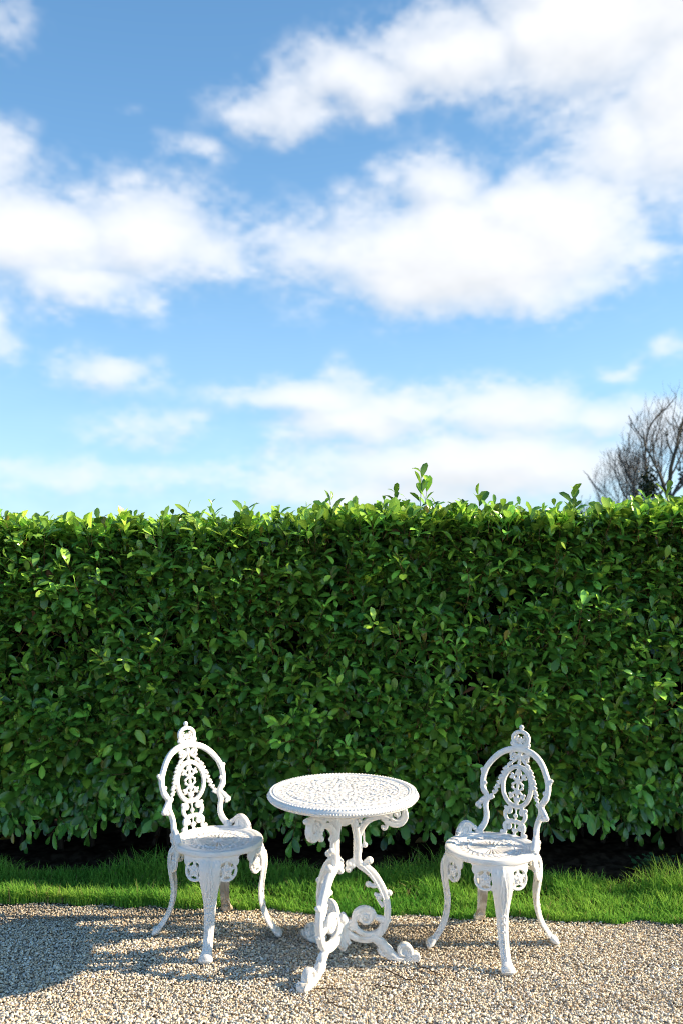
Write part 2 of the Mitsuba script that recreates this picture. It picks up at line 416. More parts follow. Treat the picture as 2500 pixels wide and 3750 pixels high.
def shoots(base, d0, length, spacing, leaf_len, rise, young_lit_tip=.5, first=.25, droop=.0, open_=66):
    """Leafy shoots in hedge coordinates: a curved stem with alternate leaves spiralling round it."""
    n = len(base)
    d0 = d0 / np.linalg.norm(d0, axis=1, keepdims=True)
    t = np.linspace(0, 1, 5)
    path = base[:, None] + d0[:, None] * (length[:, None] * t)[..., None]
    path[..., 2] += (rise * length)[:, None] * t ** 2
    shoot_paths.append(path)
    shoot_r.append(np.broadcast_to(.0026 * (1 - .6 * t), (n, 5)) * (.7 + length[:, None] * 1.6))
    kmax = int(np.ceil((length / spacing).max())) + 2
    ph = rh.uniform(0, 2 * math.pi, n)
    tone = np.exp(rh.normal(0, .38, n)).clip(.42, 1.75)
    tip_weight = rh.random(n) ** 2.2 * 2.4                       # a few shoots get bright tips: new growth, and sun glints as colour
    for k in range(kmax):
        s = first + k * spacing / length + rh.normal(0, .04, n)
        on = s <= 1.06
        if not on.any():
            break
        s = s[on].clip(0, 1)
        b = base[on] + d0[on] * (length[on] * s)[:, None]
        b[:, 2] += (rise * length)[on] * s ** 2
        td = d0[on] + np.array([0, 0, 1.0]) * (2 * rise[on] * s)[:, None]
        td /= np.linalg.norm(td, axis=1, keepdims=True)
        ref = np.cross(td, np.array([0.3, .2, 1.0])); ref /= np.linalg.norm(ref, axis=1, keepdims=True)
        r2 = np.cross(td, ref)
        a = ph[on] + k * 2.4 + rh.normal(0, .3, on.sum())
        rad = ref * np.cos(a)[:, None] + r2 * np.sin(a)[:, None]
        th = np.radians(np.clip(open_ - 34 * s + rh.normal(0, 12, on.sum()), 12, 95))
        d = td * np.cos(th)[:, None] + rad * np.sin(th)[:, None]
        d[:, 2] -= droop
        hang = np.clip((.95 - b[:, 2]) / .7, 0, 1)[:, None]
        nrm = td * .7 + np.array([0, .25, .9]) * (1 - hang) + np.array([0, .55, .7]) * hang + rh.normal(0, .30, (on.sum(), 3))
        L = leaf_len[on] * (1.05 - .35 * (s > .92)) * rh.uniform(.75, 1.2, on.sum())
        LV.add(b + d * .008, d, nrm, L, young_lit_tip * s ** 2 * rh.uniform(.6, 1.2, on.sum()) * np.maximum(tip_weight[on], 1.15 * np.clip((b[:, 2] - top_z(b[:, 0]) + .34) / .34, 0, 1)), tone[on])  # sunlight on the hedge top is put into the colour, rising with height


def density(n, x0, x1):
    x = rh.uniform(x0, x1, n)
    return x


# shoots all over the front face
n = 7900
x = np.where(rh.random(n) < .84, rh.uniform(-2.7, 2.7, n), rh.uniform(-4.5, 6.8, n))
z = .24 + rh.random(n) * (top_z(x) - .29)
z = np.where(rh.random(n) < .12, top_z(x) - rh.uniform(.04, .42, n), z)
gap = meshkit.fbm(np.stack([x * 4.2, z * 4.2, x * 0], -1), 3, 77)
on = gap > .34
x, z, gap = x[on], z[on], gap[on]
n = len(x)
fo = face_out(x, z)
base = np.stack([x, fo - .12 - .13 * rh.random(n), z - .05], 1)
up = rh.uniform(-.05, 1.15, n) * np.clip((z - .1) / .6, .15, 1)
d0 = np.stack([rh.normal(0, .45, n), rh.uniform(.55, 1.1, n), up], 1)
low = np.clip((.75 - z) / .6, 0, 1)
shoots(base, d0, rh.uniform(.09, .22, n), .022, .068 + .014 * low + rh.normal(0, .010, n).clip(-.018, .028), rh.uniform(.1, .5, n), .5)
# a second, deeper layer
n = 2200
x = np.where(rh.random(n) < .80, rh.uniform(-2.8, 2.8, n), rh.uniform(-4.5, 6.8, n)); z = .30 + rh.random(n) * (top_z(x) - .38)
on = meshkit.fbm(np.stack([x * 4.2, z * 4.2, x * 0], -1), 3, 77) > .325
x, z = x[on], z[on]
n = len(x)
base = np.stack([x, face_out(x, z) - .26 - .08 * rh.random(n), z - .04], 1)
shoots(base, np.stack([rh.normal(0, .5, n), rh.uniform(.5, 1, n), rh.uniform(0, .9, n)], 1), rh.uniform(.09, .16, n), .028, .068 + rh.normal(0, .01, n), rh.uniform(.1, .4, n), .1)
# the top: upright shoots, tips in the sunlit colour
n = 2600
x = np.where(rh.random(n) < .72, rh.uniform(-2.8, 2.8, n), rh.uniform(-4.5, 6.8, n))
yy = -rh.random(n) ** 1.4 * .85 + .05
base = np.stack([x, yy + face_out(x, 1.8 + x * 0) * .8, top_z(x) - rh.uniform(.09, .15, n)], 1)
shoots(base, np.stack([rh.normal(0, .28, n), rh.normal(.06, .25, n) + np.clip(yy + .12, 0, 1) * 2.0, rh.uniform(.8, 1.2, n)], 1), rh.uniform(.065, .110, n), .017, .083 + rh.normal(0, .010, n).clip(-.015, .02), rh.uniform(0, .3, n), 1.2, .06, open_=50)
# filling inside the top edge
n = 2200
x = np.where(rh.random(n) < .78, rh.uniform(-2.7, 2.7, n), rh.uniform(-4.5, 6.8, n))
base = np.stack([x, -rh.uniform(.08, .75, n), top_z(x) - rh.uniform(.16, .42, n)], 1)
shoots(base, np.stack([rh.normal(0, .5, n), rh.uniform(.1, .9, n), rh.uniform(.3, 1, n)], 1), rh.uniform(.10, .17, n), .026, .075 + rh.normal(0, .01, n), rh.uniform(.1, .4, n), .3, .05)
# longer sprouts standing clear of the top
SPROUTS = [(.41, .29, .02), (.425, .24, .06), (.30, .20, -.05), (1.215, .23, .03), (-.80, .16, -.02), (-.06, .16, .02), (1.70, .18, .05), (1.62, .15, -.05)]
for sx, sl, tilt in SPROUTS:
    sl = sl * 1.05 - .035
    b = np.array([[sx, -.12, float(top_z(sx)) - .06]])
    shoots(b, np.array([[tilt * 2, .05, 1.0]]), np.array([sl]), .024 if sl > .19 else .02, np.array([.078]), np.array([.05]), .8, .38, open_=54)
# hanging sprays along the foot
n = 1300
x = rh.uniform(-4, 5, n)
base = np.stack([x, -.40 + rh.uniform(-.1, .06, n), rh.uniform(.23, .54, n)], 1)
shoots(base, np.stack([rh.normal(0, .4, n), rh.uniform(.6, 1, n), rh.uniform(-.5, .25, n)], 1), rh.uniform(.10, .17, n), .024, .070 + rh.normal(0, .012, n), rh.uniform(-.4, .1, n), .1, .25, .45)

base = np.vstack([r[0] for r in LV.rec]); ld = np.vstack([r[1] for r in LV.rec]); ln = np.vstack([r[2] for r in LV.rec])
LL = np.concatenate([r[3] for r in LV.rec]); young_lit = np.concatenate([r[4] for r in LV.rec]).clip(0, 1); tone_ = np.concatenate([r[5] for r in LV.rec])
N = len(base)
LL = LL.clip(.035, .13)
WW = LL * rh.uniform(.42, .58, N)
lv, lf = leaf_arrays(base, ld, ln, LL, WW, rh.uniform(.08, .50, N), rh.uniform(.10, 1.05, N))
lv = hw(lv)
c_old, c_mid, c_young_lit = np.array([.030, .112, .027]), np.array([.128, .305, .044]), np.array([.29, .47, .055])
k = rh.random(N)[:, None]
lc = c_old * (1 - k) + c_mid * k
lc = lc * (1 - young_lit[:, None]) + c_young_lit * young_lit[:, None]  # sunlit top and new growth share one yellow-green
lc *= rh.uniform(.70, 1.35, (N, 1)) * tone_[:, None]
odd = rh.random(N)
lc[odd < .004] = [.24, .20, .03]
lc[(odd > .004) & (odd < .006)] = [.13, .065, .035]
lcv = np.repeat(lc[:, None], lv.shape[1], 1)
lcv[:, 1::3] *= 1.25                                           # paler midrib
# the leaves that show largest are parts of their own
cen = lv.mean(1)
e1, e2 = lv[:, 2 * 3 + 2] - lv[:, 2 * 3], lv[:, -2] - lv[:, 1]
area = np.abs((np.cross(e1, e2) * (cen - np.array([0, 0, EYE]))).sum(1)) / np.linalg.norm(cen - np.array([0, 0, EYE]), axis=1) ** 3
outw = (cen - HO) @ HEDGE[1]
hid = ((cen[:, 2] < 1.02) & (np.abs(np.abs(cen[:, 0] / cen[:, 1]) - .155) < .075)) | ((cen[:, 2] < .75) & (np.abs(cen[:, 0]) < .46))
score = area * ((np.abs(cen[:, 0] / cen[:, 1]) < .375) & ~hid & (outw > face_out(cen[:, 0], cen[:, 2]) + .0))
pick = np.argsort(-score)[:300]
rest = np.setdiff1d(np.arange(N), pick)
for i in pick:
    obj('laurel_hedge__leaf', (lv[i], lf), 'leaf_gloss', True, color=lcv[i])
m = len(rest)
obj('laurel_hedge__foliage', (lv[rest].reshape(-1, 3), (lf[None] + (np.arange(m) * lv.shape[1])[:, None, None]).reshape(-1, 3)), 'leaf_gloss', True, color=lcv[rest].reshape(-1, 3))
tag('laurel_hedge__foliage', kind='stuff')
sp_, sr_ = np.vstack(shoot_paths), np.vstack(shoot_r)
sp_, sr_ = sp_[:, ::2], sr_[:, ::2]
tv, tf = tubes(hw(sp_), sr_, 3)
cc = np.repeat(np.array([[.17, .12, .065], [.10, .14, .04], [.20, .10, .05]])[rh.integers(0, 3, len(sp_))], 9, axis=0)
obj('laurel_hedge__twigs', (tv, tf), 'bark', True, color=cc)
tag('laurel_hedge__twigs', kind='stuff')
# woody stems rising from the soil
ns = 90
x = rh.uniform(-4.3, 6.6, ns); y0 = rh.uniform(-.95, -.50, ns)
t = np.linspace(0, 1, 6)
path = np.stack([x[:, None] + rh.normal(0, .12, (ns, 1)) * t, y0[:, None] + rh.uniform(-.1, .2, (ns, 1)) * t, -.03 + rh.uniform(.8, 1.4, (ns, 1)) * t], -1)
tv, tf = tubes(hw(path), np.broadcast_to(.014 * (1 - .5 * t), (ns, 6)) * rh.uniform(.6, 1.3, (ns, 1)), 6)
obj('laurel_hedge__stems', (tv, tf), 'bark', True, color=np.tile([.05, .036, .026], (len(tv), 1)))
tag('laurel_hedge__stems', kind='stuff')
core = trimesh.creation.box(extents=[11.4, .70, 1.62])  # added solid box: stops light passing through and reads as deep shade
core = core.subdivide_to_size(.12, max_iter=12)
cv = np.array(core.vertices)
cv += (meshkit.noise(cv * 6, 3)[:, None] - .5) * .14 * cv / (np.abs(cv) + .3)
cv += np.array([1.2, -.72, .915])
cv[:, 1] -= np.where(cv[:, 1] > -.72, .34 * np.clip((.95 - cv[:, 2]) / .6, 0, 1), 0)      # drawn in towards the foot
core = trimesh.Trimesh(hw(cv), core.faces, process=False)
obj('laurel_hedge__dark_core', core, 'hedge_core_dark', True)
labels['laurel_hedge'] = {'label': 'tall clipped glossy green laurel hedge behind the garden table and chairs', 'category': 'hedge'}

# leaves that have dropped on the soil and the gravel
FALLEN = [(-1.93, 5.02, .075, .6, (.30, .25, .05), 'yellow-green fallen leaf on the dark soil at the left edge'),
          (-.17, 4.985, .085, 2.4, (.26, .19, .06), 'curled ochre fallen leaf on the soil just behind the left side of the table'),
          (.41, 4.97, .085, .5, (.28, .20, .09), 'tan fallen leaf on the soil behind the right side of the table'),
          (-1.05, 5.04, .06, 1.4, (.18, .08, .04), 'brown fallen leaf at the back of the grass, left of the left chair'),
          (.58, 4.95, .06, 1.9, (.24, .19, .05), 'small yellowish fallen leaf on the soil left of the right chair'),
          (-1.52, 4.99, .045, 2.6, (.16, .09, .06), 'small dark brown fallen leaf on bare soil far left')]
for fx, fy, fl, fa, fc, lab in FALLEN:
    v, f = leaf_arrays(np.array([[fx, fy, .055]]), np.array([[math.cos(fa), math.sin(fa), .25]]), np.array([[.1, -.55, 1.0]]), np.array([fl]), np.array([fl * .55]), np.array([.3]), np.array([.7]))
    kx = obj('fallen_leaf', (v[0], f), 'leaf_gloss', True, color=np.tile(fc, (len(v[0]), 1)))
    tag(kx, lab, 'leaf', 'fallen leaves on the soil')


# ------------------------------------------------------------------ garden chair (local: seat centre at the origin, facing +y)
SEAT = .41


def back_pt(u, v, off=0.0):
    """A point on the curved, leaning surface of the backrest: u across, v above the seat, off towards the front."""
    u, v = np.asarray(u, float), np.asarray(v, float)
    bow = .19 - np.sqrt(np.maximum(.19 ** 2 - np.minimum(np.abs(u), .165) ** 2, 0))
    k_ = np.interp(v, [0, .05, .12, .25, .5], [1.0, .75, .40, .25, .2])
    return np.stack([u * (1 - .10 * np.clip(v / .15, 0, 1)), -.186 + bow * k_ - .165 * v + off, SEAT + v], -1)


def back_bar(uv, w, d, n=40, off=0.0, k=10, power=.8, groove=0.0):
    p = spline(uv, n)
    w = lerp_list(np.atleast_1d(w), n)
    d = lerp_list(np.atleast_1d(d), n)
    P = back_pt(p[:, 0], p[:, 1], off)
    e = 1e-3
    nb = np.cross(back_pt(p[:, 0] + e, p[:, 1]) - back_pt(p[:, 0] - e, p[:, 1]), back_pt(p[:, 0], p[:, 1] + e) - back_pt(p[:, 0], p[:, 1] - e))
    return sweep(P, w, d, nb, k, power, groove)


def back_spiral(c, r0, r1, a0, turns, w, d=.006, n=30, off=0.0):
    return back_bar(spiral2(c, r0, r1, a0, turns, n), w, d, n, off, 8, 1.0)


def back_ball(u, v, r, off=0.0, sq=(1, .8, 1), sub=2):
    return ball(back_pt(u, v, off), r, sub, sq)


def mir(uv):
    return [(-a, b) for a, b in uv]


def backrest_parts():
    half = [(0, .366), (.05, .360), (.10, .341), (.145, .303), (.172, .262), (.181, .222), (.176, .190), (.158, .162), (.149, .140), (.150, .118), (.140, .092), (.131, .062), (.134, .032), (.148, .004)]
    full = mir(half[::-1])[:-1] + half
    frame = [back_bar(full, [.015, .0125, .0125, .013, .0140, .0145, .0140, .013, .0125, .0125, .015], .0115, 160, 0, 14, .75, .12)]
    for s in (1, -1):
        # buds and leaf curls along the stiles
        frame += [back_bar([(s * .176, .225), (s * .188, .243), (s * .193, .256)], [.008, .007, .005], .008, 12), back_ball(s * .194, .259, .0085)]
        frame += [back_bar([(s * .181, .215), (s * .178, .185), (s * .160, .160)], [.006, .012, .009], .011, 14), back_ball(s * .166, .205, .010)]
        frame += [back_bar([(s * .150, .150), (s * .170, .128), (s * .184, .112)], [.010, .0125, .010], .011, 14), back_ball(s * .184, .110, .0135), back_ball(s * .170, .104, .010)]
        frame += [back_bar([(s * .118, .150), (s * .135, .142), (s * .152, .140)], [.005, .008, .009], .007, 10)]
        # clasp where the stile meets the seat
        frame += [back_ball(s * .142, .006, .019, .004, (1.1, .9, .7)), back_ball(s * .160, .020, .012, -.004)]
    frame = join(frame)
    scrolls = []
    for s in (1, -1):
        # the scroll that runs forward from the stile along the rim
        a0 = math.atan2(-.108, s * .155)
        a = np.linspace(a0, a0 + s * .50, 16)
        c = np.stack([.187 * np.cos(a), .187 * np.sin(a), SEAT + .006 + .046 * np.sin(np.linspace(.2, math.pi * .97, 16)) ** .8], 1)
        mid = np.array([.188 * math.cos(a0 + s * .27), .188 * math.sin(a0 + s * .27), SEAT + .014])
        tan = np.array([-math.sin(a0 + s * .27), math.cos(a0 + s * .27), 0]) * s
        rad = np.array([math.cos(a0 + s * .27), math.sin(a0 + s * .27), 0])
        m = [sweep(c, .0085, .0125, rad, 10)]
        disc = trimesh.creation.cylinder(radius=.036, height=.014, sections=40)
        disc = trimesh.intersections.slice_mesh_plane(disc, [0, 1, 0], [0, -.016, 0], cap=True, engine='earcut')
        M = np.eye(4); M[:3, 0], M[:3, 1], M[:3, 2], M[:3, 3] = tan, [0, 0, 1], rad, mid
        disc.apply_transform(M)
        m.append(disc)
        sp2 = spiral2((.002, .004), .030, .005, -.3, 1.6, 44)
        for side in (1, -1):
            m.append(sweep(mid + sp2[:, :1] * tan + sp2[:, 1:] * np.array([0, 0, 1]) + rad * .008 * side, .0038, .004, rad, 6))
        base_ = trimesh.creation.box(extents=[.088, .020, .008]); M2 = M.copy(); M2[:3, 1], M2[:3, 2] = rad, [0, 0, 1]; M2[:3, 3] = mid - np.array([0, 0, .012]); base_.apply_transform(M2)
        m.append(base_)
        scrolls.append(join(m))
    # crest on top: open ring with a ball, curls inside
    th = np.linspace(0, 2 * math.pi, 49)
    crest = [back_bar(np.stack([.044 * np.cos(th), .410 + .031 * np.sin(th)], 1)[:-1].tolist() + [(.044, .410)], [.0085, .0085], .009, 60), back_ball(0, .459, .0115, 0, (1, .9, 1)), back_ball(0, .446, .009, 0, (1.3, .9, .6)),
             back_bar([(-.05, .384), (-.03, .379), (0, .376), (.03, .379), (.05, .384)], [.006, .010, .012, .010, .006], .010, 20)]
    hole = back_pt(0, .459)
    for s in (1, -1):
        crest += [back_spiral((s * .014, .405), .016, .004, math.pi / 2 if s > 0 else math.pi / 2, -s * 1.15, [.0045, .004], .006, 26), back_ball(s * .012, .404, .0055), back_ball(s * .046, .386, .010)]
    crest += [back_bar([(0, .380), (0, .395), (0, .418)], [.007, .005, .003], .006, 8)]
    for i in range(7):
        a = math.radians(35 + i * 110 / 6)
        crest.append(back_ball(.036 * math.cos(a), .410 + .024 * math.sin(a), .0036, .003, (1, 1, 1), 1))
    crest = join(crest)
    # upper splat: paired loops between the arch and the medallion
    up = []
    for s in (1, -1):
        up += [back_spiral((s * .030, .332), .021, .007, math.pi * (.5), -s * 1.25, [.0062, .005], .007), back_ball(s * .030, .331, .007), back_ball(s * .050, .337, .007), back_ball(s * .048, .318, .0065),
               back_bar([(s * .006, .350), (s * .012, .325), (s * .038, .306), (s * .048, .300)], [.005, .006, .005], .007, 14), back_ball(s * .050, .299, .008)]
    up += [back_bar([(0, .352), (0, .325), (0, .292)], [.006, .004, .007], .007, 10), back_ball(0, .306, .009), back_ball(0, .330, .007)]
    up = join(up)
    # the oval medallion
    oval = np.stack([.081 * np.cos(th), .206 + .087 * np.sin(th)], 1)
    med = join([back_bar(oval, [.0075], .0085, 80, 0, 12, .8), back_bar(np.stack([.0715 * np.cos(th), .206 + .077 * np.sin(th)], 1), [.0028], .009, 70, .001, 6)])
    orn = []
    for (vc, sc, fl) in ((.238, 1.0, 1), (.176, 1.0, -1)):
        orn += [back_bar([(0, vc - .034), (0, vc), (0, vc + .034)], [.0052, .0062, .0052], .006, 8)]
        for s in (1, -1):
            orn += [back_bar([(s * .004, vc - .006 * fl), (s * .018, vc - .003 * fl), (s * .030, vc + .008 * fl), (s * .034, vc + .018 * fl)], [.0055, .0058, .0045], .006, 14),
                    back_bar([(s * .004, vc - .010 * fl), (s * .016, vc - .017 * fl), (s * .028, vc - .022 * fl)], [.0052, .0052, .0042], .006, 12),
                    back_ball(s * .034, vc + .017 * fl, .0078), back_ball(s * .040, vc + .004 * fl, .0070), back_ball(s * .027, vc - .024 * fl, .0072), back_ball(s * .013, vc + .020 * fl, .0062), back_ball(s * .024, vc + .012 * fl, .0068)]
        orn += [back_ball(0, vc, .010, .002), back_ball(0, vc + .040 * fl, .0105, 0, (.9, .7, 1.3)), back_ball(s * .0, vc + .029 * fl, .012, 0, (1.35, .7, .7))]
    orn += [back_ball(0, .207, .008), back_bar([(0, .122), (0, .140)], [.005, .006], .006, 4), back_bar([(0, .272), (0, .292)], [.006, .005], .006, 4)]
    orn = join(orn)
    # lower splat
    lo = []
    for s in (1, -1):
        lo += [back_bar([(s * .018, .122), (s * .040, .112), (s * .053, .092), (s * .045, .068), (s * .014, .056)], [.007, .0085, .010, .0085, .008], .0075, 26),
               back_spiral((s * .034, .099), .014, .005, 1.2 if s > 0 else math.pi - 1.2, s * 1.1, [.005, .004], .007, 20), back_ball(s * .054, .112, .0092), back_ball(s * .033, .098, .0075),
               back_bar([(s * .008, .060), (s * .036, .054), (s * .050, .038), (s * .044, .018), (s * .052, .003)], [.008, .0085, .010, .008, .009], .0075, 26),
               back_spiral((s * .030, .034), .013, .005, 1.2 if s > 0 else math.pi - 1.2, s * 1.0, [.005, .004], .007, 20), back_ball(s * .028, .033, .0072), back_ball(s * .058, .010, .0105), back_ball(s * .045, .002, .009), back_ball(s * .022, .060, .008)]
    lo += [back_bar([(0, .122), (0, .100), (0, .080), (0, .055), (0, .030), (0, -.002)], [.008, .0028, .004, .0028, .005, .010], .0045, 24), back_ball(0, .083, .0105), back_ball(0, .056, .010), back_ball(0, .022, .012, 0, (1.2, .8, 1))]
    lo = join(lo)
    gar = []
    for s in (1, -1):
        p = spline([(s * .045, .300), (s * .074, .268), (s * .094, .222), (s * .112, .180), (s * .132, .152), (s * .152, .146)], 26)
        m = [back_bar(p, [.0045], .006, 40)]
        for i, (u, v) in enumerate(p):
            w_ = .0072 + .0025 * math.sin(math.pi * i / 25)
            m += [back_ball(u + s * .006 * (1 if i % 2 else -.6), v + .002 * (i % 3 - 1), w_, .002, (1, .85, .75), 1)]
        gar.append(join(m))
    return frame, scrolls, crest, up, med, orn, lo, gar


def seat_meshes():
    rim = lathe([(.150, SEAT - .004), (.153, SEAT + .0005), (.160, SEAT + .002), (.163, SEAT + .001), (.166, SEAT + .003), (.186, SEAT + .004), (.193, SEAT + .001), (.1965, SEAT - .007), (.196, SEAT - .016), (.190, SEAT - .022), (.180, SEAT - .021), (.160, SEAT - .016), (.150, SEAT - .012), (.150, SEAT - .004)], 120)
    disc = Point(0, 0).buffer(.1525, 64)
    holes = []
    for i in range(28):                                             # sunburst slots
        a = 360 / 28 * i
        w0, w1 = .0020, .0062
        slot = Polygon([(.022, -w0), (.080, -w1 * .9), (.088, -w1 * .4), (.088, w1 * .4), (.080, w1 * .9), (.022, w0)])
        holes.append(affinity.rotate(slot, a, origin=(0, 0)))
        hole = affinity.translate(affinity.scale(Point(0, 0).buffer(1, 5), .0110, .0062), .110, 0)
        holes.append(affinity.rotate(affinity.rotate(hole, 28, origin=(.110, 0)), a, origin=(0, 0)))
        h2 = affinity.translate(affinity.scale(Point(0, 0).buffer(1, 5), .0085, .0062), .130, 0)
        holes.append(affinity.rotate(affinity.rotate(h2, -30, origin=(.130, 0)), a + 6.4, origin=(0, 0)))
    plate = slab(disc.difference(unary_union(holes)), SEAT - .020, SEAT - .007)
    orn = [lathe([(.014, SEAT - .008), (.016, SEAT - .004), (.019, SEAT - .004), (.021, SEAT - .008)], 48), lathe([(.096, SEAT - .0075), (.098, SEAT - .004), (.101, SEAT - .0075)], 72), lathe([(.0, SEAT - .002), (.008, SEAT - .003), (.013, SEAT - .008)], 24)]
    for i in range(28):
        a = 2 * math.pi / 28 * (i + .5)
        orn.append(ball([.119 * math.cos(a), .119 * math.sin(a), SEAT - .007], .0052, 1, (1, 1, .5)))
        orn.append(ball([.144 * math.cos(a + .05), .144 * math.sin(a + .05), SEAT - .007], .005, 1, (1, 1, .5)))
    return join([plate] + orn), rim


def chair_leg():
    """One leg in the plane y = 0, outwards = +x: a cast angle with a ridge down the front."""
    prof = spline([(.172, .392), (.196, .365), (.203, .325), (.198, .270), (.190, .215), (.191, .165), (.202, .115), (.224, .068), (.248, .034), (.262, .014)], 44)
    wid = np.interp(np.linspace(0, 1, 44), [0, .12, .3, .42, .55, .8, 1], [.046, .046, .040, .031, .024, .0205, .021])
    dep = np.interp(np.linspace(0, 1, 44), [0, .2, .45, .8, 1], [.009, .010, .012, .0105, .011])
    P = np.stack([prof[:, 0], prof[:, 0] * 0, prof[:, 1]], 1)
    t = np.gradient(P, axis=0); t /= np.linalg.norm(t, axis=1, keepdims=True)
    nrm = np.stack([-t[:, 2], t[:, 0] * 0, t[:, 0]], 1)               # points outwards and down
    nrm *= np.sign(nrm[:, :1] + 1e-9)
    # section: ridge in front, wings swept back, hollow behind
    sec = np.array([[1.15, 0], [.95, .14], [.55, .22], [.60, .50], [.30, .62], [-.25, .96], [-.75, 1.0], [-.85, .86], [-.2, .45], [.05, 0], [-.2, -.45], [-.85, -.86], [-.75, -1.0], [-.25, -.96], [.30, -.62], [.60, -.50], [.55, -.22], [.95, -.14]])
    n_, k_ = len(P), len(sec)
    v = P[:, None] + nrm[:, None] * (sec[:, 0] * 1.0)[None, :, None] * dep[:, None, None] + np.array([0, 1.0, 0]) * sec[None, :, 1, None] * wid[:, None, None]
    i, j = np.meshgrid(np.arange(n_ - 1), np.arange(k_), indexing='ij')
    q = np.stack([i * k_ + j, i * k_ + (j + 1) % k_, (i + 1) * k_ + (j + 1) % k_, (i + 1) * k_ + j], -1).reshape(-1, 4)
    leg = trimesh.Trimesh(v.reshape(-1, 3), np.vstack([q[:, [0, 1, 2]], q[:, [0, 2, 3]]]), process=False)
    if leg.volume < 0:
        leg.invert()
    # acanthus leaf on the knee
    deco = [sweep(np.stack([prof[4:22, 0] + .010, np.sin(np.linspace(0, 3, 18)) * .012 * s, prof[4:22, 1]], 1), .0035, .004, [1, 0, 0], 6) for s in (1, -1)]
    deco += [ball([prof[i, 0] + .010, s * .006, prof[i, 1]], .006, 1, (.6, 1, 1)) for i in (22, 25, 28) for s in (1, -1)]
    foot = join([sweep(spline([(.245, 0, .040), (.257, 0, .024), (.270, 0, .013), (.279, 0, .008)], 16), np.interp(np.linspace(0, 1, 16), [0, .5, .85, 1], [.020, .028, .030, .019]), np.interp(np.linspace(0, 1, 16), [0, .5, 1], [.012, .014, .008]), [1, 0, 1.2], 14, .8),
                 ball([.262, 0, .020], .018, 2, (1, 1.35, 1.0))])
    # pierced rosette brackets either side of the knee, bent round under the seat
    brackets = []
    for s in (1, -1):
        c = (.066, -.057)
        lobe = unary_union([Point(*c).buffer(.044, 24), Polygon([(.0, 0), (.128, 0), (.118, -.012), (.108, -.040), (.06, -.085), (.03, -.105), (0, -.11)]), Point(.100, -.022).buffer(.020, 16)])
        hole = []
        for i in range(5):
            a = 72 * i + 54
            ring = Point(*c).buffer(.034, 20).difference(Point(*c).buffer(.0235, 20))
            wedge = Polygon([c, (c[0] + .06 * math.cos(math.radians(a - 25)), c[1] + .06 * math.sin(math.radians(a - 25))), (c[0] + .06 * math.cos(math.radians(a + 25)), c[1] + .06 * math.sin(math.radians(a + 25)))])
            hole.append(ring.intersection(wedge))
            tri = affinity.translate(affinity.rotate(Polygon([(.0185, 0), (.030, -.010), (.030, .010)]), a, origin=(0, 0)), *c)
            hole.append(tri)
        pl = slab(lobe.difference(unary_union(hole)).buffer(0), -.0045, .0045, .018)
        for i in range(5):
            a = math.radians(72 * i + 18)
            pl = join([pl, ball([c[0] + .0125 * math.cos(a), c[1] + .0125 * math.sin(a), .004], .0075, 1, (1, 1, .6))])
        pl = join([pl, ball([c[0], c[1], .006], .0075, 2, (1, 1, .8))])
        th_ = np.linspace(0, 2 * math.pi, 41)
        pl = join([pl, sweep(np.stack([c[0] + .039 * np.cos(th_), c[1] + .039 * np.sin(th_), th_ * 0 + .004], 1), .0045, .0035, [0, 0, 1], 8)])
        vv = np.array(pl.vertices)
        R0 = .182
        ang = s * vv[:, 0] / R0
        r_ = R0 + vv[:, 2] + .012 * np.clip(1 - vv[:, 0] / .05, 0, 1) + .008 * np.clip(-vv[:, 1] / .08, 0, 1)
        pl = trimesh.Trimesh(np.stack([r_ * np.cos(ang), r_ * np.sin(ang), SEAT - .020 + vv[:, 1]], 1), pl.faces, process=False)
        if pl.volume < 0:
            pl.invert()
        brackets.append(pl)
    return join([leg] + deco), foot, brackets


frame_m, scroll_m, crest_m, upper_m, medal_m, orn_m, lower_m, garland_m = backrest_parts()
seat_m, rim_m = seat_meshes()
leg_m, foot_m, bracket_m = chair_leg()
PROTO = [('seat', seat_m), ('seat__rim', rim_m), ('backrest', frame_m), ('backrest__crest', crest_m), ('backrest__medallion', medal_m), ('backrest__ornament', orn_m),
         ('backrest__upper_splat', upper_m), ('backrest__lower_splat', lower_m)] + [('backrest__scroll', m) for m in scroll_m] + [('backrest__garland', m) for m in garland_m]
PLY = [(k_, mikit.ply(m, 'white_paint', smooth=38)) for k_, m in PROTO]
LEGPLY = [('', mikit.ply(leg_m, 'white_paint', smooth=38)), ('__foot', mikit.ply(foot_m, 'white_paint', smooth=45)), ('__bracket', mikit.ply(bracket_m[0], 'white_paint', smooth=38)), ('__bracket', mikit.ply(bracket_m[1], 'white_paint', smooth=38))]


def put(key, ply, tw, bsdf=None):
    n_, k_ = 0, key
    while k_ in scene:
        n_ += 1
        k_ = f'{key}_{n_:03d}'
    scene[k_] = {**ply, 'to_world': tw}
    if bsdf:
        scene[k_]['bsdf'] = {'type': 'ref', 'id': bsdf}
    return k_


def chair(key, x_, y_, yaw, label, worn):
    tw = T().translate([x_, y_, 0]).rotate([0, 0, 1], yaw)
    for k_, ply in PLY:
        put(f'{key}__{k_}', ply, tw)
    for i, a in enumerate((45, 135, 225, 315)):
        lk = f'{key}__leg' + (f'_{i:03d}' if i else '')
        for suf, ply in LEGPLY:
            put(lk + suf, ply, tw @ rot(a), 'worn_paint' if i in worn and suf in ('', '__foot') else None)
    labels[key] = {'label': label, 'category': 'chair', 'group': 'white ornate garden chairs beside the table'}


def yaw_of(dx, dy):
    return math.degrees(math.atan2(dy, dx)) - 90


chair('garden_chair', -.535, 3.865, yaw_of(.268, -.284), 'white ornate cast metal chair turned right, standing left of the round table', (2,))
chair('garden_chair_001', .632, 3.765, yaw_of(-.245, -.274), 'white ornate cast metal chair turned left, standing right of the round table', (3,))

